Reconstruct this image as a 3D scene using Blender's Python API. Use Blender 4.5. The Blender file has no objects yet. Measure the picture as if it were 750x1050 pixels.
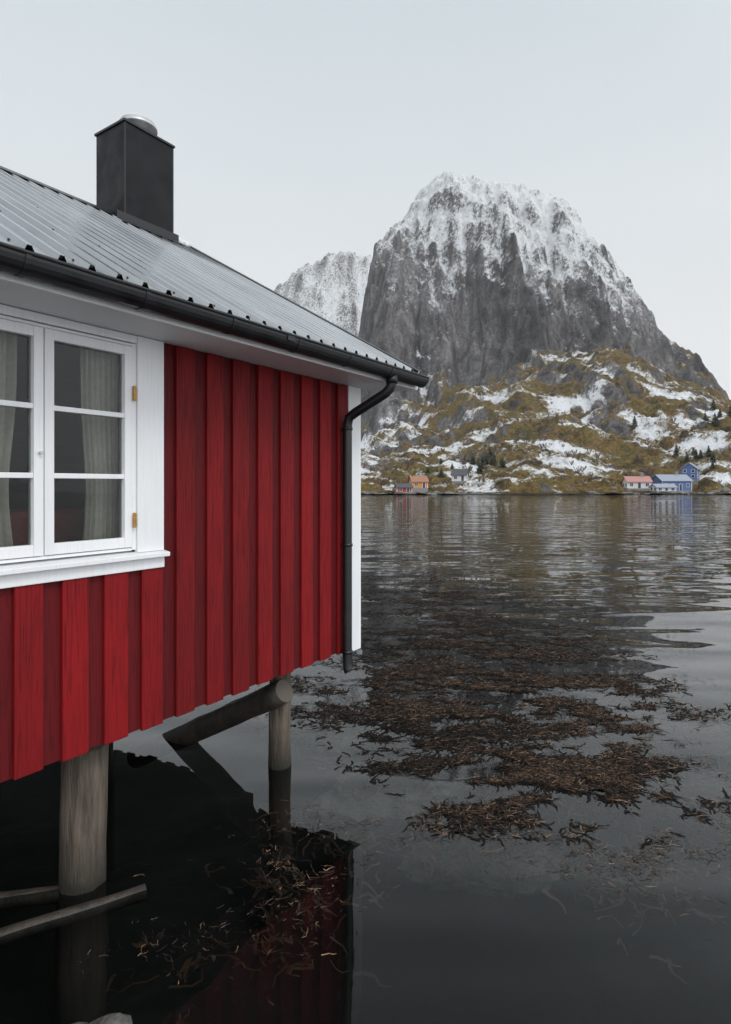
import bpy, bmesh, math, random
import numpy as np
from mathutils import Vector, Matrix, noise as mnoise
random.seed(7); rng=np.random.default_rng(11)
S=bpy.context.scene
CAMZ=2.43

# ------------------------------------------------------------ helpers
def new_mat(name):
    m=bpy.data.materials.new(name); m.use_nodes=True
    nt=m.node_tree; b=nt.nodes['Principled BSDF']
    return m,nt,b
def N(nt,t,**k):
    n=nt.nodes.new(t)
    for a,v in k.items(): setattr(n,a,v)
    return n
def L(nt,a,b): nt.links.new(a,b)
def noise_n(nt,vec,scale,detail=5,rough=.55,dist=0):
    n=N(nt,'ShaderNodeTexNoise'); n.inputs['Scale'].default_value=scale
    n.inputs['Detail'].default_value=detail; n.inputs['Roughness'].default_value=rough
    n.inputs['Distortion'].default_value=dist
    if vec is not None: L(nt,vec,n.inputs['Vector'])
    return n.outputs['Fac']
def mapping(nt,vec,scale):
    n=N(nt,'ShaderNodeMapping'); n.inputs['Scale'].default_value=scale; L(nt,vec,n.inputs['Vector']); return n.outputs['Vector']
def ramp(nt,fac,stops,interp='LINEAR'):
    n=N(nt,'ShaderNodeValToRGB'); cr=n.color_ramp; cr.interpolation=interp
    while len(cr.elements)<len(stops): cr.elements.new(.5)
    for e,(p,c) in zip(cr.elements,stops):
        e.position=p; e.color=(c,c,c,1) if isinstance(c,(int,float)) else (*c,1)
    L(nt,fac,n.inputs['Fac']); return n.outputs['Color']
def mixc(nt,fac,a,b,mode='MIX'):
    n=N(nt,'ShaderNodeMix',data_type='RGBA',blend_type=mode)
    for s,v in ((n.inputs[0],fac),(n.inputs[6],a),(n.inputs[7],b)):
        if isinstance(v,(int,float)): s.default_value=v
        elif isinstance(v,tuple): s.default_value=(*v,1)
        else: L(nt,v,s)
    return n.outputs[2]
def math_n(nt,op,a,b=0.0,clamp=False):
    n=N(nt,'ShaderNodeMath',operation=op); n.use_clamp=clamp
    for s,v in ((n.inputs[0],a),(n.inputs[1],b)):
        if isinstance(v,(int,float)): s.default_value=v
        else: L(nt,v,s)
    return n.outputs[0]
def bump(nt,b,h,dist,strength=1.0):
    n=N(nt,'ShaderNodeBump'); n.inputs['Distance'].default_value=dist; n.inputs['Strength'].default_value=strength
    L(nt,h,n.inputs['Height']); L(nt,n.outputs[0],b.inputs['Normal'])
def simple(name,c1,c2,scale=6,rough=.6,metal=0,stretch=(1,1,1),bd=.002,r2=None,wet=None):
    m,nt,b=new_mat(name); tc=N(nt,'ShaderNodeTexCoord').outputs['Object']
    v=mapping(nt,tc,stretch); f=noise_n(nt,v,scale,6,.6)
    fr=ramp(nt,f,[(.3,0.0),(.7,1.0)])
    col=mixc(nt,fr,c1,c2)
    if wet:
        g=N(nt,'ShaderNodeNewGeometry'); sz=N(nt,'ShaderNodeSeparateXYZ'); L(nt,g.outputs['Position'],sz.inputs[0])
        zz=math_n(nt,'ADD',sz.outputs[2],math_n(nt,'MULTIPLY',noise_n(nt,tc,5,4),.25))
        mr=N(nt,'ShaderNodeMapRange'); mr.inputs[1].default_value=.12; mr.inputs[2].default_value=.5; L(nt,zz,mr.inputs[0])
        col=mixc(nt,mr.outputs[0],wet,col)
    L(nt,col,b.inputs['Base Color'])
    b.inputs['Metallic'].default_value=metal
    if r2 is None: b.inputs['Roughness'].default_value=rough
    else:
        mr=N(nt,'ShaderNodeMapRange'); mr.inputs[3].default_value=rough; mr.inputs[4].default_value=r2
        L(nt,fr,mr.inputs[0]); L(nt,mr.outputs[0],b.inputs['Roughness'])
    if bd: bump(nt,b,noise_n(nt,v,scale*4,4,.6),bd)
    return m
def mesh_obj(name,verts,faces,mat,parent=None,smooth=False,bevel=0):
    me=bpy.data.meshes.new(name); me.from_pydata([tuple(v) for v in verts],[],[tuple(f) for f in faces]); me.update()
    o=bpy.data.objects.new(name,me); S.collection.objects.link(o)
    if mat: me.materials.append(mat)
    if parent: o.parent=parent
    if smooth: me.polygons.foreach_set('use_smooth',[True]*len(me.polygons))
    if bevel:
        md=o.modifiers.new('bev','BEVEL'); md.width=bevel; md.segments=2; md.limit_method='ANGLE'
    return o
class B:   # box/prism accumulator
    def __init__(s): s.v=[];s.f=[]
    def box(s,x0,x1,y0,y1,z0,z1):
        i=len(s.v)
        s.v+=[(x0,y0,z0),(x1,y0,z0),(x1,y1,z0),(x0,y1,z0),(x0,y0,z1),(x1,y0,z1),(x1,y1,z1),(x0,y1,z1)]
        s.f+=[tuple(i+k for k in q) for q in ((0,3,2,1),(4,5,6,7),(0,1,5,4),(1,2,6,5),(2,3,7,6),(3,0,4,7))]; return s
    def prism(s,poly,x0,x1):  # poly in (y,z), extruded in x
        i=len(s.v); n=len(poly)
        s.v+=[(x0,y,z) for y,z in poly]+[(x1,y,z) for y,z in poly]
        s.f.append(tuple(i+k for k in range(n-1,-1,-1))); s.f.append(tuple(i+n+k for k in range(n)))
        for k in range(n):
            k2=(k+1)%n; s.f.append((i+k,i+k2,i+n+k2,i+n+k))
        return s
    def tube(s,pts,rs,seg=12,wob=0,cap=True):
        i0=len(s.v); pts=[Vector(p) for p in pts]; n=len(pts)
        if isinstance(rs,(int,float)): rs=[rs]*n
        prev=None
        for k,p in enumerate(pts):
            d=(pts[min(k+1,n-1)]-pts[max(k-1,0)]).normalized()
            a=d.orthogonal().normalized() if prev is None else (prev-d*prev.dot(d)).normalized()
            prev=a; b=d.cross(a)
            for j in range(seg):
                t=2*math.pi*j/seg; r=rs[k]*(1+wob*(mnoise.noise(Vector((j*.9+i0*.1,k*.5,0)))))
                s.v.append(tuple(p+a*r*math.cos(t)+b*r*math.sin(t)))
        for k in range(n-1):
            for j in range(seg):
                j2=(j+1)%seg; s.f.append((i0+k*seg+j,i0+k*seg+j2,i0+(k+1)*seg+j2,i0+(k+1)*seg+j))
        if cap:
            s.f.append(tuple(i0+j for j in range(seg-1,-1,-1))); s.f.append(tuple(i0+(n-1)*seg+j for j in range(seg)))
        return s
    def obj(s,name,mat,parent=None,smooth=False,bevel=0): return mesh_obj(name,s.v,s.f,mat,parent,smooth,bevel)
def empty(name,loc=(0,0,0),rz=0):
    e=bpy.data.objects.new(name,None); e.location=loc; e.rotation_euler=(0,0,rz); e.empty_display_size=.3; S.collection.objects.link(e); return e

# numpy gradient noise
def _h(ix,iy,s):
    h=(ix*374761393+iy*668265263+s*1442695041)&0xFFFFFFFF
    h=((h^(h>>13))*1274126177)&0xFFFFFFFF
    return ((h^(h>>16))&0xFFFF)/65535.0
def gn(x,y,s=0):
    ix=np.floor(x).astype(np.int64); iy=np.floor(y).astype(np.int64); fx=x-ix; fy=y-iy
    u=fx*fx*fx*(fx*(fx*6-15)+10); v=fy*fy*fy*(fy*(fy*6-15)+10)
    def g(a,b):
        an=_h(ix+a,iy+b,s)*2*np.pi; return np.cos(an)*(fx-a)+np.sin(an)*(fy-b)
    return ((g(0,0)*(1-u)+g(1,0)*u)*(1-v)+(g(0,1)*(1-u)+g(1,1)*u)*v)*1.5
def fbm(x,y,o=5,s=0,r=.5):
    a=1;t=0*x
    for k in range(o): t=t+a*gn(x,y,s+k*17); x=x*2.03+5.1;y=y*2.03-3.7;a*=r
    return t
def ridged(x,y,o=5,s=0,r=.5):
    a=1;t=0*x
    for k in range(o): t=t+a*(1-2*np.abs(gn(x,y,s+k*13))); x=x*2.1+1.3;y=y*2.1+9.1;a*=r
    return t
def sst(a,b,x): t=np.clip((x-a)/(b-a),0,1); return t*t*(3-2*t)

# ------------------------------------------------------------ materials
def wood_paint(name,c1,c2,rough=.5,bumpd=.0015,gm=.75):
    m,nt,b=new_mat(name); tc=N(nt,'ShaderNodeTexCoord').outputs['Object']
    g=N(nt,'ShaderNodeNewGeometry')
    grain=noise_n(nt,mapping(nt,tc,(28,28,1.1)),3,7,.65,.4)
    blot=noise_n(nt,mapping(nt,tc,(1,1,.5)),2.2,5,.6)
    isl=g.outputs['Random Per Island']
    k=math_n(nt,'ADD',math_n(nt,'MULTIPLY',blot,.7),math_n(nt,'MULTIPLY',isl,.35))
    col=mixc(nt,ramp(nt,k,[(.25,0.0),(.85,1.0)]),c1,c2)
    dark=ramp(nt,grain,[(.30,.35),(.52,1.0)])
    col=mixc(nt,gm,col,dark,'MULTIPLY')
    L(nt,col,b.inputs['Base Color'])
    L(nt,ramp(nt,grain,[(.2,rough+.2),(.8,rough-.08)]),b.inputs['Roughness'])
    b.inputs['Specular IOR Level'].default_value=.25
    bump(nt,b,grain,bumpd,.9); return m
M_red=wood_paint('red_painted_boards',(.115,.0030,.004),(.27,.005,.008),.6,.003,.9)
M_redb=wood_paint('red_painted_backing',(.065,.0024,.004),(.13,.0045,.007),.6,.002)
M_white=wood_paint('white_painted_wood',(.74,.75,.77),(.86,.86,.87),.45,.0006,.12)
M_black=simple('black_painted_metal',(.006,.006,.007),(.014,.014,.016),5,.3,0,bd=.0004,r2=.5)
M_log=simple('weathered_log',(.055,.042,.032),(.20,.16,.125),3,.8,0,(8,8,.8),.02,wet=(.02,.018,.012))
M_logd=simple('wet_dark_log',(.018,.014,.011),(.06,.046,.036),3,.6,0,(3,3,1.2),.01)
M_under=simple('dark_underfloor_wood',(.02,.016,.013),(.05,.04,.033),4,.8)
M_brass=simple('brass_hinge',(.35,.17,.04),(.55,.33,.09),40,.45,.8)
M_curt=simple('linen_curtain',(.48,.43,.37),(.60,.54,.47),30,.9)
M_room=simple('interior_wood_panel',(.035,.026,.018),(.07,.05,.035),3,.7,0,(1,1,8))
M_sofa=simple('red_sofa_fabric',(.18,.02,.02),(.28,.03,.03),30,.9)
M_galv=simple('galvanised_metal',(.45,.46,.47),(.65,.66,.67),8,.35,.7)
M_snow=simple('snow',(.78,.80,.83),(.86,.87,.88),5,.8)

def roof_mat():
    m,nt,b=new_mat('dark_roof_sheet'); tc=N(nt,'ShaderNodeTexCoord').outputs['Object']
    f=noise_n(nt,mapping(nt,tc,(1,.35,.35)),2.5,6,.6)
    L(nt,ramp(nt,f,[(.3,(.31,.32,.335)),(.7,(.48,.495,.51))]),b.inputs['Base Color'])
    L(nt,ramp(nt,f,[(.3,.12),(.7,.26)]),b.inputs['Roughness'])
    b.inputs['Metallic'].default_value=.9
    bump(nt,b,noise_n(nt,tc,7,3),.002); return m
M_roof=roof_mat()
def chim_mat():
    m,nt,b=new_mat('chimney_cladding_metal'); tc=N(nt,'ShaderNodeTexCoord').outputs['Object']
    f=noise_n(nt,mapping(nt,tc,(1,1,.35)),3.4,8,.7,.8)
    L(nt,ramp(nt,f,[(.35,(.005,.005,.006)),(.6,(.011,.011,.013)),(.78,(.06,.06,.064))]),b.inputs['Base Color'])
    L(nt,ramp(nt,f,[(.3,.35),(.7,.6)]),b.inputs['Roughness'])
    b.inputs['Specular IOR Level'].default_value=.2
    bump(nt,b,noise_n(nt,tc,1.6,2),.08); return m
M_chim=chim_mat()
def glass_mat():
    m,nt,b=new_mat('window_glass'); nt.nodes.remove(b)
    out=nt.nodes['Material Output']; fr=N(nt,'ShaderNodeFresnel'); fr.inputs[0].default_value=1.36
    t=N(nt,'ShaderNodeBsdfTransparent'); t.inputs[0].default_value=(.82,.85,.85,1)
    g=N(nt,'ShaderNodeBsdfGlossy'); g.inputs['Roughness'].default_value=.01
    mx=N(nt,'ShaderNodeMixShader'); L(nt,fr.outputs[0],mx.inputs[0]); L(nt,t.outputs[0],mx.inputs[1]); L(nt,g.outputs[0],mx.inputs[2])
    bp=N(nt,'ShaderNodeBump'); bp.inputs['Distance'].default_value=.008
    tc=N(nt,'ShaderNodeTexCoord').outputs['Object']; L(nt,noise_n(nt,tc,3,2),bp.inputs['Height']); L(nt,bp.outputs[0],g.inputs['Normal'])
    L(nt,mx.outputs[0],out.inputs[0]); return m
M_glass=glass_mat()

# ------------------------------------------------------------ red cabin
H=empty('red_cabin',(-.082,5.636,0),math.atan2(.8298,.558))
XL=-9.0; WB=.93; WT=3.335; DEPTH=5.86; RID=2.93; SL=.583
WX0,WX1=-3.49,-2.37; WZ0,WZ1=2.03,3.31
b=B()
b.box(XL,WX0,0,.1,WB+.006,WT); b.box(WX1,-.003,0,.1,WB+.006,WT); b.box(WX0,WX1,0,.1,WB+.006,WZ0-.01); b.box(WX0,WX1,0,.1,WZ1,WT)
b.box(XL,-.003,DEPTH-.1,DEPTH,WB+.02,WT)
zr=3.35+(RID)*SL
for x0,x1 in ((-.103,-.004),(XL,XL+.1)):
    b.prism([(.1,WB+.02),(DEPTH-.1,WB+.02),(DEPTH-.1,3.36),(RID,zr),(.1,3.36)],x0,x1)
b.obj('wall_backing',M_redb,H)
b=B(); x=-.175; pitch=.252; k=0
while x>XL:
    w=.152+random.uniform(-.008,.008); x1=x-.0; x0=x-w
    zb=WB+random.uniform(-.003,.004); zt=WT-.002
    if x1>-3.70 and x0<-2.18:
        if x0<-2.18<x1 and x1>-2.15: b.box(-2.176,x1,-.024,.001,zb,zt); x1=-2.179
        zt=1.925
    b.box(x0,x1,-.023-random.uniform(0,.004),.001,zb,zt); x-=pitch+random.uniform(-.006,.006)
y=.1
while y<DEPTH-.1:
    zt=3.36+(RID-abs(y+.07-RID))*SL-.06
    b.box(-.004,.02,y,y+.15,WB,zt); y+=.252
b.obj('cladding_boards',M_red,H,bevel=.004)
b=B(); b.box(-.168,-.004,-.03,-.002,WB-.02,WT-.003); b.box(-.0035,.026,-.03,.12,WB-.02,WT-.003)
b.obj('corner_boards',M_white,H,bevel=.003)
b=B()
b.box(-2.368,-2.178,-.034,-.001,2.022,WT-.003); b.box(-3.69,-3.492,-.034,-.001,2.022,WT-.003)
b.box(-3.49,-2.37,-.030,.0,3.285,WT-.004)
b.obj('window_trim',M_white,H,bevel=.003)
b=B(); b.prism([(.06,2.035),(-.075,2.012),(-.075,1.985),(.06,1.985)],-3.72,-2.162); b.box(-3.70,-2.176,-.038,-.001,1.915,1.984)
b.obj('window_sill',M_white,H,bevel=.004)
b=B()
fz0,fz1=2.04,3.283
b.box(-3.49,-3.462,-.02,.08,fz0,fz1); b.box(-2.398,-2.37,-.02,.08,fz0,fz1); b.box(-3.462,-2.398,-.018,.08,fz0-.003,fz0+.014); b.box(-3.462,-2.398,-.018,.08,fz1-.018,fz1-.002)
b.box(-2.945,-2.915,-.012,.08,fz0+.014,fz1-.018)
b.obj('window_frame',M_white,H,bevel=.002)
def casement(x0,x1,nm):
    b=B(); z0,z1=fz0+.018,fz1-.022; s=.05
    b.box(x0,x0+s,-.028,.03,z0,z1); b.box(x1-s,x1,-.028,.03,z0,z1)
    b.box(x0+s,x1-s,-.026,.03,z0,z0+.06); b.box(x0+s,x1-s,-.026,.03,z1-.055,z1)
    gz0,gz1=z0+.06,z1-.055
    for q in (1/3,2/3):
        z=gz0+(gz1-gz0)*q; b.box(x0+s,x1-s,-.022,.026,z-.014,z+.014)
    b.obj(nm,M_white,H,bevel=.003)
    g=B(); g.box(x0+s-.005,x1-s+.005,.004,.008,gz0-.005,gz1+.005); g.obj(nm+'_glass',M_glass,H)
casement(-3.459,-2.934,'casement_left'); casement(-2.926,-2.401,'casement_right')
b=B()
for z in (2.22,2.98):
    b.box(-2.402,-2.380,-.040,-.034,z-.042,z+.042); b.tube([(-2.398,-.044,z-.045),(-2.398,-.044,z+.045)],.007,8)
b.obj('hinges',M_brass,H,bevel=.001)
b=B(); b.tube([(-2.955,-.03,2.6),(-2.955,-.05,2.6)],.008,8); b.obj('window_catch',M_galv,H)
def curtain(x0,x1,nm,ph,fix):
    v=[];f=[];n=90
    for i in range(n+1):
        xx=x0+(x1-x0)*i/n
        for j in range(13):
            z=2.0+1.3*j/12
            sp=1-.10*math.exp(-((z-2.4)/.35)**2)
            yy=.15+.026*math.sin(i*.62+ph+.2*math.sin(z*3))*(.7+.3*math.sin(i*.17))+.006*math.sin(i*1.9+z*2)
            v.append((fix+(xx-fix)*sp,yy,z))
    for i in range(n):
        for j in range(12): a=i*13+j; f.append((a,a+13,a+14,a+1))
    mesh_obj(nm,v,f,M_curt,H,True)
curtain(-2.62,-2.30,'curtain_right',.2,-2.30); curtain(-3.46,-2.97,'curtain_left',2.0,-3.46)
b=B(); b.tube([(-3.5,.15,3.305),(-2.3,.15,3.305)],.012,8); b.obj('curtain_rod',M_galv,H)
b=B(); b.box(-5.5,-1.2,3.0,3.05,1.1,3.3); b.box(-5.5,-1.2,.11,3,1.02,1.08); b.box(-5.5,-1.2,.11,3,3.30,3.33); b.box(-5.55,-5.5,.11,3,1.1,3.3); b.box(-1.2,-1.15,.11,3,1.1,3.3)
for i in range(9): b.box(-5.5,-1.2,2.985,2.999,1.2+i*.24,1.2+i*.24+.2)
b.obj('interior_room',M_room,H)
b=B(); b.box(-3.4,-1.7,.9,1.6,1.3,1.75); b.box(-3.4,-1.7,.55,.8,1.5,2.28); b.box(-1.75,-1.55,.85,1.65,1.3,2.0); b.box(-3.55,-3.35,.85,1.65,1.3,2.0)
b.obj('sofa',M_sofa,H,bevel=.05)
XR=.37
b=B()
b.box(XL,XR,-.41,-.002,WT,WT+.03)
b.box(XL,XR,DEPTH+.002,DEPTH+.41,WT,WT+.03)
b.box(XL,XR,-.44,-.411,WT-.01,3.44); b.box(XL,XR,DEPTH+.411,DEPTH+.44,WT-.01,3.44)
b.box(XR-.03,XR-.001,-.41,-.003,WT+.03,3.45)
for sgn in (0,1):
    ya,yb=(-.43,RID) if sgn==0 else (DEPTH+.43,RID)
    za=3.44;zb=3.44+(RID+.43)*SL
    b.prism([(ya,za-.02),(yb,zb-.02),(yb,zb-.17),(ya,za-.10)],XR+.001,XR+.028)
    b.prism([(ya,za-.05),(yb,zb-.05),(yb,zb-.08),(ya,za-.08)],-.0,XR)
b.obj('soffit_and_bargeboards',M_white,H,bevel=.002)
per=.15; prof=[(0,0),(.045,0),(.056,.025),(.082,.025),(.093,0)]
xs=[];x=XL
while x<XR+.02:
    for a,h in prof:
        if x+a<XR+.03: xs.append((x+a,h))
    x+=per
for side in (0,1):
    v=[];f=[]
    stations=[0,.33,.66,1]
    for xx,h in xs:
        for st in stations:
            yy=-.47+(RID+.47)*st; z=3.475+(yy+.47)*SL+h
            if side: yy=2*RID-yy
            v.append((xx,yy,z))
    m=len(stations)
    for i in range(len(xs)-1):
        for j in range(m-1):
            a=i*m+j; f.append((a,a+m,a+m+1,a+1))
    o=mesh_obj('roof_sheet_'+('front','back')[side],v,f,M_roof,H)
    md=o.modifiers.new('s','SOLIDIFY'); md.thickness=.003; md.offset=-1
b=B()
zr=3.475+(RID+.47)*SL
b.prism([(RID-.16,zr-.16*SL+.033),(RID,zr+.039),(RID+.16,zr-.16*SL+.033),(RID+.16,zr-.16*SL+.027),(RID,zr+.033),(RID-.16,zr-.16*SL+.027)],XL,XR+.04)
for sgn in (0,1):
    f_=lambda y:(y if sgn==0 else 2*RID-y)
    y0=-.46;z0=3.475
    b.prism([(f_(y0),z0+.033),(f_(RID-.161),zr-.161*SL+.033),(f_(RID-.161),zr-.161*SL+.028),(f_(y0),z0+.028)],XR-.07,XR+.045)
    b.prism([(f_(y0),z0+.027),(f_(RID),zr+.027),(f_(RID),zr-.05),(f_(y0),z0-.05)],XR+.031,XR+.043)
b.obj('ridge_cap_and_verge_flashing',M_black,H)
b=B()
for row in (-.38,.35,1.1,1.85,2.6):
    x=XL+.022
    while x<XR:
        z=3.475+(row+.47)*SL
        b.tube([(x,row,z-.002),(x,row-.003,z+.006)],.006,6); x+=per*2
b.obj('roof_screws',M_black,H)
b=B(); poly=[]; R=.068; cy,cz=-.505,3.425
for i in range(13): a=math.pi+math.pi*i/12; poly.append((cy+R*math.cos(a),cz+R*math.sin(a)*1.25))
for i in range(12,-1,-1): a=math.pi+math.pi*i/12; poly.append((cy+(R-.006)*math.cos(a),cz+(R-.006)*math.sin(a)*1.25))
n=len(poly); b.v=[(XL,y,z) for y,z in poly]+[(XR-.035,y,z) for y,z in poly]
b.f=[(k,(k+1)%n,n+(k+1)%n,n+k) for k in range(n)]
cap=[(cy+R*1.02*math.cos(math.pi+math.pi*i/12),cz+R*1.27*math.sin(math.pi+math.pi*i/12)) for i in range(13)]
b.prism(cap,XR-.036,XR-.028)
b.tube([(XL,cy-R,cz),(XR-.03,cy-R,cz)],.009,8)
x=XL+.3
while x<XR-.1:
    pb=[(cy+(R+.004)*math.cos(math.pi+math.pi*i/12),cz+(R*1.25+.005)*math.sin(math.pi+math.pi*i/12)) for i in range(13)]
    b.prism(pb,x,x+.025); x+=.6
b.box(-1.62,-1.55,cy-R-.004,cy+R,cz-.04,cz+.002)
b.obj('gutter',M_black,H)
b=B(); b.prism([(-.40,3.50),(-.475,3.458),(-.478,3.42),(-.472,3.42),(-.47,3.455),(-.40,3.494)],XL,XR); b.obj('eave_drip_edge',M_black,H)
b=B(); px=-.262
pts=[(px+.06,-.505,3.36),(px+.06,-.505,3.30),(px+.055,-.49,3.26),(px+.045,-.45,3.22),(px+.01,-.16,3.07),(px,-.10,3.03),(px,-.082,2.97)]
pts+=[(px,-.08,z) for z in (2.9,2.2,1.4,.86)]+[(px-.0,-.085,.80),(px,-.10,.775)]
b.tube(pts,.042,18)
for z in (2.93,1.9,.95): b.tube([(px,-.08,z-.012),(px,-.08,z+.012)],.048,18); b.box(px-.012,px+.012,-.05,-.02,z-.01,z+.01)
b.tube([(px+.06,-.505,3.37),(px+.06,-.505,3.30)],.05,18)
b.obj('downpipe',M_black,H,True)
b=B(); b.box(-.657,-.015,2.6,3.13,4.9,6.375); b.obj('chimney_shaft',M_chim,H,bevel=.006)
b=B(); b.box(-.672,0,2.585,3.145,6.375,6.40)
b.box(-.659,-.645,2.597,2.602,4.95,6.37); b.box(-.03,-.013,2.597,2.602,4.95,6.37)
b.prism([(2.50,5.235),(2.60,5.293),(2.60,5.38),(2.597,5.38),(2.595,5.30),(2.50,5.243)],-.75,.06)
b.obj('chimney_crown',M_black,H,bevel=.003)
b=B(); cx,cyy=-.336,2.82
b.tube([(cx,cyy,6.40),(cx,cyy,6.50),(cx,cyy,6.501),(cx,cyy,6.53),(cx,cyy,6.54),(cx,cyy,6.57),(cx,cyy,6.585)],[.19,.19,.215,.215,.19,.19,.12],28)
b.obj('chimney_flue_cap',M_galv,H,True)
b=B()
for i in range(5): b.tube([(.04+i*.06,2.80-i*.02,5.41-i*.012),(.10+i*.06,2.78,5.40)],[.05,.03],8,.3)
b.obj('ridge_snow',M_snow,H,True)
b=B(); b.box(XL,-.01,.002,DEPTH-.002,WB+.03,1.01)
for yy in (.3,1.6,2.93,4.2,5.5): b.box(XL,-.05,yy-.07,yy+.07,WB-.10,WB+.029)
b.obj('floor_frame',M_under,H)
def log(b,p0,p1,r0,r1,seg=18,wob=.12):
    p0=Vector(p0);p1=Vector(p1);n=14
    pts=[p0.lerp(p1,i/n)+Vector((mnoise.noise(Vector((i*.3,r0*50,1))),mnoise.noise(Vector((i*.3,r0*50,7))),0))*.012 for i in range(n+1)]
    b.tube(pts,[r0+(r1-r0)*i/n for i in range(n+1)],seg,wob)
b=B(); log(b,(-.69,.33,WB-.1),(-.71,.33,-2),.09,.11); b.obj('pile_corner',M_log,H,True)
b=B(); log(b,(-2.51,.3,WB-.1),(-2.55,.3,-2),.13,.15); b.obj('pile_front',M_log,H,True)
b=B(); log(b,(-.82,.17,.71),(-.80,2.2,-.36),.10,.105); b.obj('brace_log',M_logd,H,True)
b=B()
for xx in (-.7,-2.5,-4.6,-6.8,-8.7):
    for yy in (.33,2.93,5.5):
        if yy<1 and xx>-3: continue
        log(b,(xx,yy,WB-.1),(xx,yy,-2),.11,.13,12)
log(b,(-2.75,.7,WB-.05),(-3.9,.6,-.3),.06,.07,12)
b.obj('piles_rear',M_logd,H,True)
def logend(nm,p,d,r,parent):
    m,nt,bb=new_mat('cut_log_end'); tc=N(nt,'ShaderNodeTexCoord').outputs['Object']
    w=N(nt,'ShaderNodeTexWave',wave_type='RINGS',rings_direction='Z'); w.inputs['Scale'].default_value=18; w.inputs['Distortion'].default_value=1.5; L(nt,tc,w.inputs['Vector'])
    L(nt,ramp(nt,w.outputs['Fac'],[(0,(.05,.04,.03)),(1,(.12,.095,.075))]),bb.inputs['Base Color'])
    q=B(); q.tube([(0,0,-.02),(0,0,.004)],[r,r*.97],20,.06); o=q.obj(nm,m,parent); o.location=p; o.rotation_euler=Vector(d).to_track_quat('Z','Y').to_euler()
logend('brace_log_end',(-.82,.166,.712),(0,-2.03,1.07),.098,H)
b=B(); log(b,(-3.0,2.7,-.01),(-1.33,3.66,-.03),.035,.045,12); b.obj('driftwood_log',M_logd,None,True)
b=B(); log(b,(-3.2,3.3,.0),(-1.62,3.72,-.05),.05,.045,12); b.obj('driftwood_log.001',M_logd,None,True)

# ------------------------------------------------------------ rocks
M_rock=simple('shore_rock',(.03,.028,.026),(.13,.125,.115),9,.85,0,bd=.02)
M_rocks=simple('submerged_rock',(.04,.045,.037),(.20,.205,.17),3.5,.85,0,bd=.08)
def rock(name,loc,sc,mat,seed):
    bm=bmesh.new(); bmesh.ops.create_icosphere(bm,subdivisions=4,radius=1)
    for v in bm.verts:
        p=v.co.copy(); q=p*1.1+Vector((seed*3.1,0,0))
        r=1+.45*mnoise.noise(q)+.22*mnoise.noise(q*2.7)+.1*mnoise.noise(q*6)
        v.co=Vector((p.x*sc[0],p.y*sc[1],p.z*sc[2]))*r
    me=bpy.data.meshes.new(name); bm.to_mesh(me); bm.free(); me.materials.append(mat)
    o=bpy.data.objects.new(name,me); o.location=loc; S.collection.objects.link(o); return o
rock('shore_rock',(-1.16,2.66,-.09),(.19,.11,.15),M_rock,1)
rock('submerged_rock',(-.30,6.15,-.20),(.36,.24,.14),M_rocks,2)
rock('submerged_rock.001',(.32,5.35,-.28),(.65,.33,.2),M_rocks,3)
rock('submerged_rock.002',(.9,4.8,-.56),(.5,.26,.2),M_rocks,5)

# ------------------------------------------------------------ seabed + water
xs_=np.concatenate([-np.geomspace(3000,14,18),np.linspace(-12,14,90),np.geomspace(16,3000,18)])
ys_=np.concatenate([-np.geomspace(3000,6,14),np.linspace(-5,24,90),np.geomspace(27,3000,18)])
X,Y=np.meshgrid(xs_,ys_); Z=-1.1-np.clip((Y-2)*.12,0,3)+.25*fbm(X*.6,Y*.6,4,3)*(np.abs(X)<40)
def grid_obj(name,X,Y,Z,mat,smooth=True):
    ny,nx=X.shape
    co=np.stack([X,Y,Z],-1).reshape(-1,3).astype(np.float32)
    i=np.arange(ny*nx).reshape(ny,nx)
    f=np.stack([i[:-1,:-1],i[:-1,1:],i[1:,1:],i[1:,:-1]],-1).reshape(-1,4)
    me=bpy.data.meshes.new(name); me.vertices.add(len(co)); me.vertices.foreach_set('co',co.ravel())
    me.loops.add(f.size); me.loops.foreach_set('vertex_index',f.ravel().astype(np.int32))
    me.polygons.add(len(f)); me.polygons.foreach_set('loop_start',(np.arange(len(f))*4).astype(np.int32))
    try: me.polygons.foreach_set('loop_total',np.full(len(f),4,dtype=np.int32))
    except Exception: pass
    me.update(calc_edges=True); me.validate()
    if smooth: me.polygons.foreach_set('use_smooth',np.ones(len(f),dtype=bool))
    me.materials.append(mat); o=bpy.data.objects.new(name,me); S.collection.objects.link(o); return o
M_bed=simple('seabed_silt',(.005,.005,.005),(.018,.017,.014),1.2,.95,0,bd=.02)
grid_obj('seabed_ground',X,Y,Z,M_bed)
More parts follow.
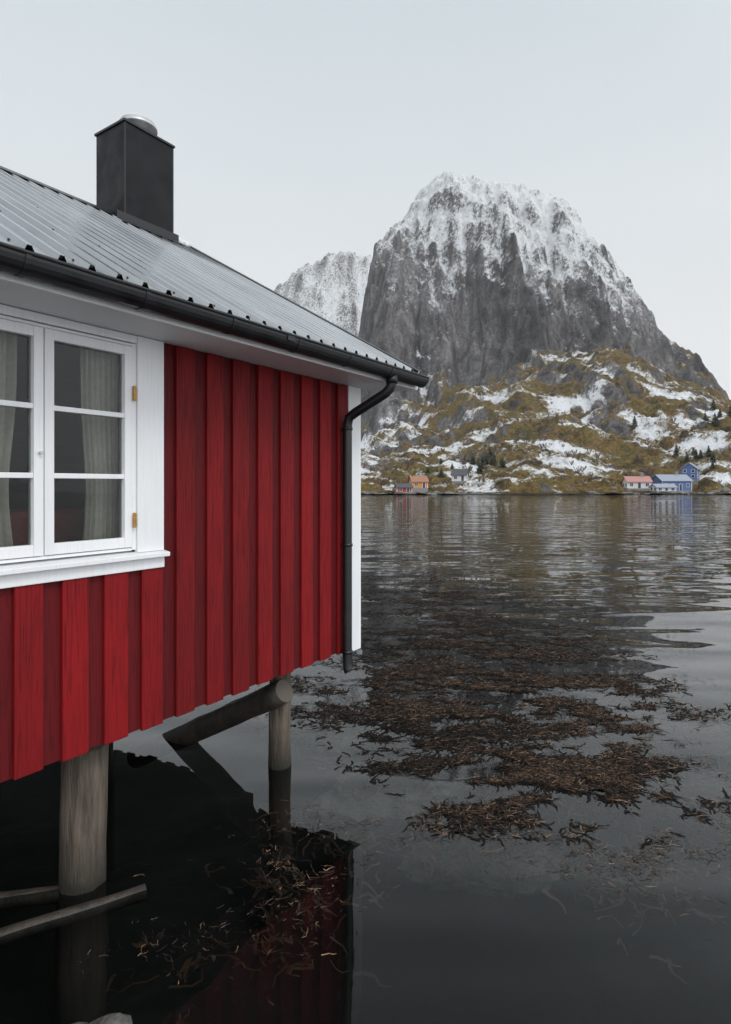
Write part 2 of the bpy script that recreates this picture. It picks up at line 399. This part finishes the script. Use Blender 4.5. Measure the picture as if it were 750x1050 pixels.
def water_mat():
    m,nt,b=new_mat('sea_water'); nt.nodes.remove(b); out=nt.nodes['Material Output']
    g=N(nt,'ShaderNodeNewGeometry'); pos=g.outputs['Position']
    sep=N(nt,'ShaderNodeSeparateXYZ'); L(nt,pos,sep.inputs[0])
    w1=noise_n(nt,mapping(nt,pos,(.55,1.0,1)),1.15,2,.45,.3)
    w2=noise_n(nt,mapping(nt,pos,(.8,1.3,1)),4.5,1,.5,.2)
    w3=noise_n(nt,mapping(nt,pos,(.35,.9,1)),.85,1,.5,.5)
    w4=noise_n(nt,mapping(nt,pos,(.35,1,1)),.11,2,.55,0)
    amp=N(nt,'ShaderNodeMapRange',interpolation_type='SMOOTHSTEP'); amp.inputs[1].default_value=9; amp.inputs[2].default_value=60; amp.inputs[3].default_value=.22; amp.inputs[4].default_value=.95
    L(nt,sep.outputs[1],amp.inputs[0])
    amp2=N(nt,'ShaderNodeMapRange',interpolation_type='SMOOTHSTEP'); amp2.inputs[1].default_value=4; amp2.inputs[2].default_value=12; amp2.inputs[3].default_value=.6; amp2.inputs[4].default_value=1.0
    L(nt,sep.outputs[1],amp2.inputs[0])
    patch=ramp(nt,noise_n(nt,mapping(nt,pos,(.4,1,1)),.10,2),[(.40,.3),(.60,1.0)])
    h=math_n(nt,'MULTIPLY',math_n(nt,'ADD',math_n(nt,'MULTIPLY',w1,.055),math_n(nt,'MULTIPLY',w2,.004)),patch)
    h=math_n(nt,'MULTIPLY',h,amp.outputs[0])
    h2=math_n(nt,'ADD',math_n(nt,'MULTIPLY',w3,.078),math_n(nt,'MULTIPLY',w4,.20))
    h=math_n(nt,'ADD',h,math_n(nt,'MULTIPLY',h2,amp2.outputs[0]))
    bp=N(nt,'ShaderNodeBump'); bp.inputs['Distance'].default_value=1.0; L(nt,h,bp.inputs['Height'])
    lw=N(nt,'ShaderNodeLayerWeight'); lw.inputs['Blend'].default_value=.5; L(nt,bp.outputs[0],lw.inputs['Normal'])
    fac=math_n(nt,'ADD',math_n(nt,'MULTIPLY',math_n(nt,'POWER',lw.outputs['Facing'],3.35),.99),.006,True)
    gl=N(nt,'ShaderNodeBsdfGlossy'); gl.inputs['Roughness'].default_value=.006; L(nt,bp.outputs[0],gl.inputs['Normal'])
    tr=N(nt,'ShaderNodeBsdfTransparent'); tr.inputs[0].default_value=(.48,.51,.51,1)
    mx=N(nt,'ShaderNodeMixShader'); L(nt,fac,mx.inputs[0]); L(nt,tr.outputs[0],mx.inputs[1]); L(nt,gl.outputs[0],mx.inputs[2])
    L(nt,mx.outputs[0],out.inputs[0]); return m
mesh_obj('sea_water',[(-4000,-4000,0),(4000,-4000,0),(4000,4000,0),(-4000,4000,0)],[(0,1,2,3)],water_mat())

# seaweed
def weed(name,patches,zlo,zhi,wlo,whi,llo,lhi,mat,thr=.05):
    V=[];F=[]
    for (cx,cy,rx,ry,n) in patches:
        pts=rng.normal(size=(n*7,2))*.6; pts=pts[(pts**2).sum(1)<3]
        X=cx+pts[:,0]*rx;Y=cy+pts[:,1]*ry
        den=.75*fbm(X*.8,Y*1.8,3,77)+.6*fbm(X*3.1,Y*5.2,4,97)
        keep=den+rng.uniform(-.22,.14,len(X))>thr; X=X[keep][:n];Y=Y[keep][:n]
        for x,y in zip(X,Y):
            l=llo+(lhi-llo)*rng.uniform()**2.2; w=rng.uniform(wlo,whi); a=rng.normal()*.8+(math.pi if rng.uniform()<.5 else 0); z=rng.uniform(zlo,zhi); seg=4; i0=len(V)
            px,py=x,y
            for k in range(seg+1):
                ww=w*(1-.7*k/seg); dx,dy=-math.sin(a)*ww,math.cos(a)*ww
                V.append((px-dx,py-dy,z)); V.append((px+dx,py+dy,z+rng.uniform(0,.003)))
                a+=rng.normal()*.6; px+=math.cos(a)*l/seg; py+=math.sin(a)*l/seg; z+=rng.uniform(-.002,.003) if zlo>0 else rng.uniform(-.02,.02)
                if zlo>0: z=max(z,.002)
            for k in range(seg): q=i0+2*k; F.append((q,q+2,q+3,q+1))
    return mesh_obj(name,V,F,mat)
def weedmat(name,stops,r=.45,sp=.5):
    m,nt,b=new_mat(name); g=N(nt,'ShaderNodeNewGeometry')
    L(nt,ramp(nt,g.outputs['Random Per Island'],stops),b.inputs['Base Color']); b.inputs['Roughness'].default_value=r; b.inputs['Specular IOR Level'].default_value=sp; return m
M_weed=weedmat('bladderwrack',[(0,(.006,.004,.003)),(.50,(.020,.012,.008)),(.78,(.075,.042,.024)),(1,(.28,.17,.10))],.6,.3)
M_weed2=weedmat('submerged_kelp',[(0,(.02,.012,.008)),(1,(.09,.05,.027))])
M_weed_refl=weedmat('kelp_dark_reflection',[(0,(.003,.0025,.002)),(.8,(.008,.006,.005)),(1,(.022,.014,.009))],.7,.1)  # near-black weed colour, also paints in the mountain's dark reflection
patches=[(1.45,7.1,1.7,1.0,20000),(1.4,5.0,1.0,.6,8000),(1.5,12.5,2.4,3.6,9500),(2.1,9.2,1.7,1.2,7500),(2.6,6.0,.9,.6,2500),(-.45,3.9,.4,.55,420),(.7,4.5,.8,.4,700),(1.7,4.2,.7,.5,700),(2.5,5.0,1.2,1.2,900),(7,11,3,4,600),(-.3,6.5,.8,.5,500),(-1.0,3.4,.5,.4,150)]
weed('floating_seaweed',patches,.006,.014,.0007,.0030,.02,.10,M_weed,.04)
weed('kelp_and_dark_reflection',[(1.45,7.0,1.5,.95,11000),(1.35,5.0,.95,.55,5500),(1.6,9.3,1.6,1.2,5500),(1.5,12.5,2.0,3.0,4500),(.5,6.0,.6,.4,1200)],.001,.004,.006,.017,.06,.18,M_weed_refl,.10)  # wide weed ribbons, added to darken the water like the mirrored peak
weed('submerged_seaweed',[(p[0],p[1],p[2]*1.05,p[3]*1.05,p[4]//4) for p in patches],-.18,-.02,.005,.018,.08,.30,M_weed2,-.02)

# ------------------------------------------------------------ mountain
def interp_profile(pts,yref,x):
    px=np.array([(p[0]-375)/620*yref for p in pts]); pz=np.array([(497.5-p[1])/620*yref+CAMZ for p in pts])
    return np.interp(x,px,pz)
SA=[(-200,495),(100,480),(250,460),(310,440),(345,405),(362,372),(370,340),(378,300),(388,258),(398,240),(418,218),(428,200),(440,188),(458,181),(485,180),(510,187),(540,201),(572,220),(600,246),(618,273),(632,300),(650,330),(690,372),(715,412),(760,455),(850,480),(1000,490),(1300,497)]
SB=[(-300,480),(100,470),(250,455),(366,448),(400,440),(440,426),(480,402),(520,384),(560,366),(600,358),(640,363),(680,382),(712,405),(750,438),(800,458),(900,480),(1100,492),(1400,497)]
def terrain(X,Y):
    wx=X+5*fbm(X/40,Y/40,3,5)
    gull=11*(ridged(X/65+Y/260,Y/170,3,21)-.6)+9*fbm(X/24,Y/100,4,31,.6)
    ya=Y+gull+10*fbm(X/90,Y/90,2,9)
    pa=np.interp(ya,[290,335,365,390,412,435,462,500,530,560,620,720,900],[0,.06,.14,.28,.52,.70,.85,.965,1,.99,.88,.5,.0])/.965
    A=interp_profile(SA,500,wx)*pa
    yb=Y+14*fbm(X/60,Y/60,4,41)
    pb=np.interp(yb,[158,166,171,178,190,225,265,300,335,380,430,520,700],[-.08,-.01,.03,.055,.10,.26,.52,.80,1,1.05,.95,.6,0])
    Bh=interp_profile(SB,330,wx)*pb
    k=9.0; h=np.maximum(A,Bh)+np.exp(-np.abs(A-Bh)/k)*k*.35*(np.minimum(A,Bh)>2)
    up=sst(2,26,h)
    q=(h*.9+X*.55+10*fbm(X/60,Y/60,3,61))/19
    h=h+up*(1.8*np.sin(2*np.pi*q)+.9*np.sin(2*np.pi*q*2.3+1))
    rough=.5+.6*sst(40,110,h)-.45*sst(190,250,h)
    h=h+up*(1-.35*sst(190,250,h))*4.2*fbm(X/30,Y/30,6,71,.56)+up*2.6*rough*(ridged(X/15,Y/15,5,81)-.9)
    h=h+(1-up)*sst(-2,2,h)*1.5*fbm(X/7,Y/7,4,91)
    h=h+sst(1,3,h)*.5*ridged(X/3.3,Y/3.3,3,95)
    return h
def mount_mat(rear=False):
    m,nt,b=new_mat('mountain_surface'+('_rear' if rear else ''))
    g=N(nt,'ShaderNodeNewGeometry'); pos=g.outputs['Position']
    at=N(nt,'ShaderNodeAttribute',attribute_name='mask'); sp=N(nt,'ShaderNodeSeparateColor'); L(nt,at.outputs['Color'],sp.inputs[0])
    streak=noise_n(nt,mapping(nt,pos,(1,1,.38)),.11,6,.72,1.0)
    blot=noise_n(nt,mapping(nt,pos,(1,1,.5)),.022,4,.6)
    fine=noise_n(nt,pos,.5,5,.72)
    rock=ramp(nt,streak,[(.32,(.028,.026,.029)),(.44,(.088,.083,.086)),(.54,(.17,.162,.165)),(.68,(.30,.29,.29))])
    rock=mixc(nt,.8,rock,ramp(nt,blot,[(.38,.4),(.60,1.15)]),'MULTIPLY')
    rock=mixc(nt,.8,rock,ramp(nt,fine,[(.35,.35),(.56,1.15)]),'MULTIPLY')
    mossn=noise_n(nt,pos,.10,7,.74,.4)
    moss=ramp(nt,mossn,[(.3,(.03,.024,.016)),(.42,(.085,.062,.028)),(.50,(.21,.138,.048)),(.57,(.15,.115,.042)),(.66,(.085,.088,.034)),(.75,(.26,.19,.095))])
    moss=mixc(nt,.8,moss,ramp(nt,noise_n(nt,pos,.9,4,.72),[(.35,.3),(.62,1.2)]),'MULTIPLY')
    def thr(attr,n,amt,w):
        k=math_n(nt,'ADD',attr,math_n(nt,'MULTIPLY',math_n(nt,'SUBTRACT',n,.5),amt))
        mr=N(nt,'ShaderNodeMapRange',interpolation_type='SMOOTHSTEP'); mr.inputs[1].default_value=.5-w; mr.inputs[2].default_value=.5+w; L(nt,k,mr.inputs[0]); return mr.outputs[0]
    mm=thr(sp.outputs[1],noise_n(nt,pos,.16,6,.72),1.7,.10)
    sm=thr(sp.outputs[0],noise_n(nt,mapping(nt,pos,(1,1,.75)),.42,7,.84,.4),2.6,.20)
    col=mixc(nt,mm,rock,moss)
    sh=N(nt,'ShaderNodeMapRange'); sh.inputs[1].default_value=.1; sh.inputs[2].default_value=.8
    sz=N(nt,'ShaderNodeSeparateXYZ'); L(nt,pos,sz.inputs[0]); L(nt,sz.outputs[2],sh.inputs[0])
    col=mixc(nt,sm,col,(.78,.80,.83))
    col=mixc(nt,sh.outputs[0],(.03,.027,.022),col)
    L(nt,col,b.inputs['Base Color']); b.inputs['Roughness'].default_value=.9; b.inputs['Specular IOR Level'].default_value=.15
    bump(nt,b,math_n(nt,'ADD',streak,math_n(nt,'MULTIPLY',fine,.45)),3.8,1.0)
    return m
def add_mask(o,X,Y,Z,dx,dy,rear=False):
    gy,gx=np.gradient(Z,dy,dx); sl=np.sqrt(gx**2+gy**2)
    def blur(a,k):
        c=np.cumsum(np.pad(a,((k+1,k),(0,0)),'edge'),0); a=(c[2*k+1:]-c[:-2*k-1])/(2*k+1)
        c=np.cumsum(np.pad(a,((0,0),(k+1,k)),'edge'),1); return (c[:,2*k+1:]-c[:,:-2*k-1])/(2*k+1)
    ssl=blur(sl,1); bsl=blur(sl,12); conc=blur(Z,6)-Z
    alt=Z
    hi=sst(75,235,alt+24*fbm(X/40,Y/40,4,111)+.30*(X-85))
    lowp=fbm(X/26,(Y+.4*X)/13,5,121)
    snow_hi=.06+.76*hi-.09*(ssl-bsl)-.03*(bsl-1.5)+.03*conc+.20*fbm(X/14,Y/14,4,141)
    snow_lo=.31+.80*lowp+.06*conc-.28*(ssl-.6)+.14*sst(110,-10,X)-.22*sst(12,3,alt)
    w=sst(55,130,alt)
    snow=snow_lo*(1-w)+snow_hi*w
    if rear: snow=.62-.12*(ssl-bsl)+.02*conc
    moss=.90-.45*(ssl-.7)-.9*sst(60,135,alt+.15*(60-X))+.40*fbm(X/30,Y/30,4,131)-.30*sst(50,-10,X)
    if rear: moss=moss*0
    c=np.stack([np.clip(snow,0,1),np.clip(moss,0,1),np.zeros_like(Z),np.ones_like(Z)],-1).reshape(-1,4).astype(np.float32)
    a=o.data.color_attributes.new('mask','FLOAT_COLOR','POINT'); a.data.foreach_set('color',c.ravel())
dx=.95
gx=np.arange(-170,430,dx); gy=np.arange(152,640,dx)
X,Y=np.meshgrid(gx,gy); Z=terrain(X,Y)
mo=grid_obj('mountain',X,Y,Z,mount_mat()); add_mask(mo,X,Y,Z,dx,dx)
def th(x,y): return float(terrain(np.array([[x,x+.01]],dtype=float),np.array([[y,y]],dtype=float))[0,0])
SC=[(-600,480),(-200,420),(60,360),(180,335),(240,322),(285,301),(300,285),(320,274),(345,268),(370,266),(400,262),(440,270),(500,320),(600,400),(800,480)]
gx=np.arange(-900,420,3.0); gy=np.arange(620,1100,3.0)
X,Y=np.meshgrid(gx,gy)
ya=Y+26*(ridged(X/90,Y/400,4,221)-.8)
pa=np.interp(ya,[630,700,760,820,870,1000,1090],[0,.35,.68,.92,1.0,.7,0])/.97
Z=interp_profile(SC,850,X+8*fbm(X/50,Y/50,3,3))*pa+sst(640,700,Y)*(12*fbm(X/60,Y/60,6,205,.55)+5*(ridged(X/26,Y/26,4,206)-.9))-3
mr=grid_obj('mountain_ridge',X,Y,Z,mount_mat(True)); add_mask(mr,X,Y,Z,3.0,3.0,True)
bm=bmesh.new()
for i in range(520):
    px_=rng.uniform(-160,330); yy=rng.uniform(158,182)
    z=th(px_,yy)
    if not -.5<z<2.2: continue
    r=rng.uniform(.25,1.0)*(1.6 if rng.uniform()<.12 else 1)
    ret=bmesh.ops.create_icosphere(bm,subdivisions=1,radius=1)
    for v in ret['verts']:
        f=1+.5*mnoise.noise(v.co*1.3+Vector((i*2.7,0,0))); v.co=Vector((v.co.x*r*1.5*f+px_,v.co.y*r*f+yy,v.co.z*r*.7*f+max(z,0)))
me=bpy.data.meshes.new('shore_boulders'); bm.to_mesh(me); bm.free(); me.materials.append(simple('boulder_stone',(.045,.042,.038),(.24,.23,.22),.6,.9,0,bd=0)); S.collection.objects.link(bpy.data.objects.new('shore_boulders',me))

# thin sea mist over the fjord
mm_,nt,bb=new_mat('sea_mist_air'); nt.nodes.remove(bb); out=nt.nodes['Material Output']
vs=N(nt,'ShaderNodeVolumeScatter'); vs.inputs['Color'].default_value=(.97,.985,1,1); vs.inputs['Density'].default_value=.00034; L(nt,vs.outputs[0],out.inputs['Volume'])
b=B(); b.box(-1600,1600,140,1250,-8,520); b.obj('sea_mist',mm_)

# ------------------------------------------------------------ far houses
def paint(name,c): return simple(name,tuple(a*.85 for a in c),c,2,.6,bd=0)
P_blue=paint('blue_siding',(.09,.15,.36)); P_wh=paint('white_siding',(.66,.66,.67)); P_or=paint('orange_siding',(.60,.26,.05)); P_rd=paint('red_siding',(.42,.035,.03)); P_gy=paint('grey_siding',(.22,.22,.23))
R_dk=paint('slate_roof',(.06,.06,.07)); R_rd=paint('red_tile_roof',(.42,.20,.18)); R_or=paint('rust_roof',(.30,.14,.08)); R_bl=paint('blue_roof',(.27,.30,.37)); G_dk=paint('far_window_pane',(.03,.035,.045)); G_dk.node_tree.nodes['Principled BSDF'].inputs['Roughness'].default_value=.15
def house(name,x,y,w,d,hw,hr,rz,mw,mrf,floors=1,nwin=4,chim=True,dz=0):
    z=max(th(x,y),.6)+dz; e=empty(name,(x,y,z-.15),rz)
    b=B(); b.box(-w/2-.05,w/2+.05,-d/2-.05,d/2+.05,-2.2,.35); b.obj('foundation',P_gy,e)
    b=B(); b.prism([(-d/2,.35),(d/2,.35),(d/2,hw),(0,hw+hr),(-d/2,hw)],-w/2,w/2); b.obj('walls',mw,e)
    b=B(); s=hr/(d/2); o=.4
    for g in (-1,1):
        b.prism([(g*(d/2+o),hw-o*s+.02),(0,hw+hr+.02),(0,hw+hr+.2),(g*(d/2+o),hw-o*s+.18)],-w/2-.35,w/2+.35)
    b.obj('roof',mrf,e)
    fr=B();gl=B(); fh=(hw-.35)/floors
    for fl in range(floors):
        zc=.35+fh*(fl+.55)
        for i in range(nwin):
            xc=-w/2+w*(i+.5)/nwin
            if fl==0 and i==nwin//2:
                t=min(2.4,hw-.15); fr.box(xc-.5,xc+.5,-d/2-.05,-d/2-.003,.36,t); gl.box(xc-.36,xc+.36,-d/2-.07,-d/2-.052,.4,t-.12); continue
            fr.box(xc-.5,xc+.5,-d/2-.05,-d/2-.003,zc-.55,zc+.55)
            gl.box(xc-.40,xc-.04,-d/2-.07,-d/2-.052,zc-.45,zc+.45); gl.box(xc+.04,xc+.40,-d/2-.07,-d/2-.052,zc-.45,zc+.45)
        for g in (-1,1):
            for yc in (-d/4,d/4):
                a,bb=(w/2+.003,w/2+.05) if g>0 else (-w/2-.05,-w/2-.003); fr.box(a,bb,yc-.5,yc+.5,zc-.5,zc+.5)
                a,bb=(w/2+.052,w/2+.07) if g>0 else (-w/2-.07,-w/2-.052); gl.box(a,bb,yc-.38,yc+.38,zc-.4,zc+.4)
    for sx in (-1,1): fr.box(sx*w/2-.1,sx*w/2+.1,-d/2-.04,-d/2-.001,.36,hw)
    fr.obj('window_frames_and_trim',P_wh,e); gl.obj('window_panes',G_dk,e)
    if chim: b=B(); b.box(w*.15,w*.15+.7,-.35,.35,hw+hr-.6,hw+hr+1.0); b.box(w*.15-.06,w*.15+.76,-.41,.41,hw+hr+1.0,hw+hr+1.12); b.obj('chimney',P_gy,e)
def PX(p,y): return (p-375)/620*y
house('blue_house',PX(688,182),182,9.0,6.5,3.3,1.7,.06,P_blue,R_bl,1,4)
house('blue_house.001',PX(708,188),188,4.2,4.5,3.6,1.7,.9,P_blue,R_bl,2,2,False)
house('white_house',PX(653,178),178,6.6,5,2.3,1.4,-.12,P_wh,R_rd,1,3)
house('white_boathouse',PX(680,172),172,5.6,3.5,1.4,.8,.08,P_wh,R_bl,1,3,False)
house('orange_house',PX(429,178),178,4.6,4.0,2.3,1.4,.2,P_or,R_or,1,2,False)
house('red_boathouse',PX(414,171),171,4.2,3.2,1.7,.9,.1,P_rd,R_dk,1,2,False,-.3)
house('grey_house',PX(472,182),182,4.2,4.2,2.2,1.6,-.3,P_wh,R_dk,1,2)

def conifer(V,F,x,y,z,h):
    n=int(10+h*1.5)
    for k in range(n):
        t=k/n; zz=z+h*(.12+.88*t); r=h*.28*(1-t)**.8+.12
        for j in range(7):
            a=rng.uniform(0,6.28); rr=r*rng.uniform(.55,1.15); i=len(V); w=.35*rr+.12
            ca,sa=math.cos(a),math.sin(a)
            V.extend([(x,y,zz+.25),(x+ca*rr-sa*w,y+sa*rr+ca*w,zz-rr*.35),(x+ca*rr*1.15,y+sa*rr*1.15,zz-rr*.5),(x+ca*rr+sa*w,y+sa*rr-ca*w,zz-rr*.3)])
            F.append((i,i+1,i+2,i+3))
M_pine=weedmat('spruce_foliage',[(0,(.012,.02,.01)),(.6,(.03,.042,.018)),(1,(.06,.065,.03))])
V=[];F=[]
def scatter(px,y,n,sx,sy,hl,hh):
    for _ in range(n):
        xx=PX(px,y)+rng.normal()*sx; yy=y+rng.normal()*sy; z=th(xx,yy)
        if z>1.2: conifer(V,F,xx,yy,z-.2,rng.uniform(hl,hh))
scatter(497,212,34,4,9,2,4.5); scatter(720,205,9,3,5,2.5,4); scatter(455,200,5,3,5,2,3); scatter(800,215,25,15,15,3,6)
mesh_obj('spruce_trees',V,F,M_pine)
V=[];F=[]
M_scrub=weedmat('birch_scrub',[(0,(.05,.03,.02)),(.6,(.10,.065,.04)),(1,(.16,.11,.07))])
for _ in range(700):
    yy=rng.uniform(172,290); xx=PX(rng.uniform(366,780),yy)
    if fbm(np.array([xx/20]),np.array([yy/20]),3,9)[0]<.0: continue
    z=th(xx,yy)
    if z<1.5: continue
    h=rng.uniform(1,2.6)
    for j in range(14):
        a=rng.uniform(0,6.28); r=h*rng.uniform(.2,.6); i=len(V); w=.05
        V+=[(xx-w,yy,z-.2),(xx+w,yy,z-.2),(xx+math.cos(a)*r+w,yy+math.sin(a)*r,z+h*rng.uniform(.5,1)),(xx+math.cos(a)*r-w,yy+math.sin(a)*r,z+h*rng.uniform(.5,1))]; F.append((i,i+1,i+2,i+3))
mesh_obj('birch_scrub',V,F,M_scrub)

# ------------------------------------------------------------ world, sun, camera
SUN_EL=math.radians(48); sd=Vector((.55,-.70,0)).normalized()*math.cos(SUN_EL)+Vector((0,0,math.sin(SUN_EL)))
W=bpy.data.worlds.new("World"); S.world=W; W.use_nodes=True; nt=W.node_tree
bg=nt.nodes['Background']; bg.inputs[1].default_value=.1
sky=N(nt,'ShaderNodeTexSky',sky_type='NISHITA'); sky.sun_disc=False; sky.sun_elevation=SUN_EL; sky.sun_rotation=math.atan2(sd.x,sd.y); sky.dust_density=4
tc=N(nt,'ShaderNodeTexCoord').outputs['Generated']; sp=N(nt,'ShaderNodeSeparateXYZ'); L(nt,tc,sp.inputs[0])
K=10.9
cl=ramp(nt,sp.outputs[2],[(0,(.935,.95,.97)),(.18,(.90,.925,.95)),(.38,(.79,.835,.87)),(.62,(.64,.715,.755)),(.78,(.74,.79,.82)),(1,(.92,.92,.92))])
cn=noise_n(nt,mapping(nt,tc,(1,1,2.5)),1.6,4,.5); cl=mixc(nt,1.0,cl,ramp(nt,cn,[(.3,.97),(.7,1.02)]),'MULTIPLY')
sc_=N(nt,'ShaderNodeVectorMath',operation='SCALE'); L(nt,cl,sc_.inputs[0])
dot=N(nt,'ShaderNodeVectorMath',operation='DOT_PRODUCT'); L(nt,tc,dot.inputs[0]); dot.inputs[1].default_value=tuple(sd)
mr_=N(nt,'ShaderNodeMapRange',interpolation_type='SMOOTHSTEP'); mr_.inputs[1].default_value=.1; mr_.inputs[2].default_value=1; mr_.inputs[3].default_value=K; mr_.inputs[4].default_value=K*1.8
L(nt,dot.outputs['Value'],mr_.inputs[0]); L(nt,mr_.outputs[0],sc_.inputs['Scale'])
L(nt,mixc(nt,.93,sky.outputs[0],sc_.outputs[0]),bg.inputs[0])
sl=bpy.data.lights.new('overcast_sun','SUN'); sl.energy=1.0; sl.angle=math.radians(18); sl.color=(1,.97,.93)
so=bpy.data.objects.new('overcast_sun',sl); so.rotation_euler=sd.to_track_quat('Z','Y').to_euler(); S.collection.objects.link(so)
cam=bpy.data.cameras.new('camera'); co=bpy.data.objects.new('camera',cam); S.collection.objects.link(co)
co.location=(0,0,CAMZ); co.rotation_euler=(math.radians(90),0,0)
cam.sensor_fit='VERTICAL'; cam.sensor_height=36; cam.lens=620/1050*36; cam.shift_y=-27.5/1050; cam.clip_end=9000; cam.clip_start=.05
S.camera=co
S.view_settings.view_transform='Standard'; S.view_settings.look='None'; S.view_settings.exposure=0
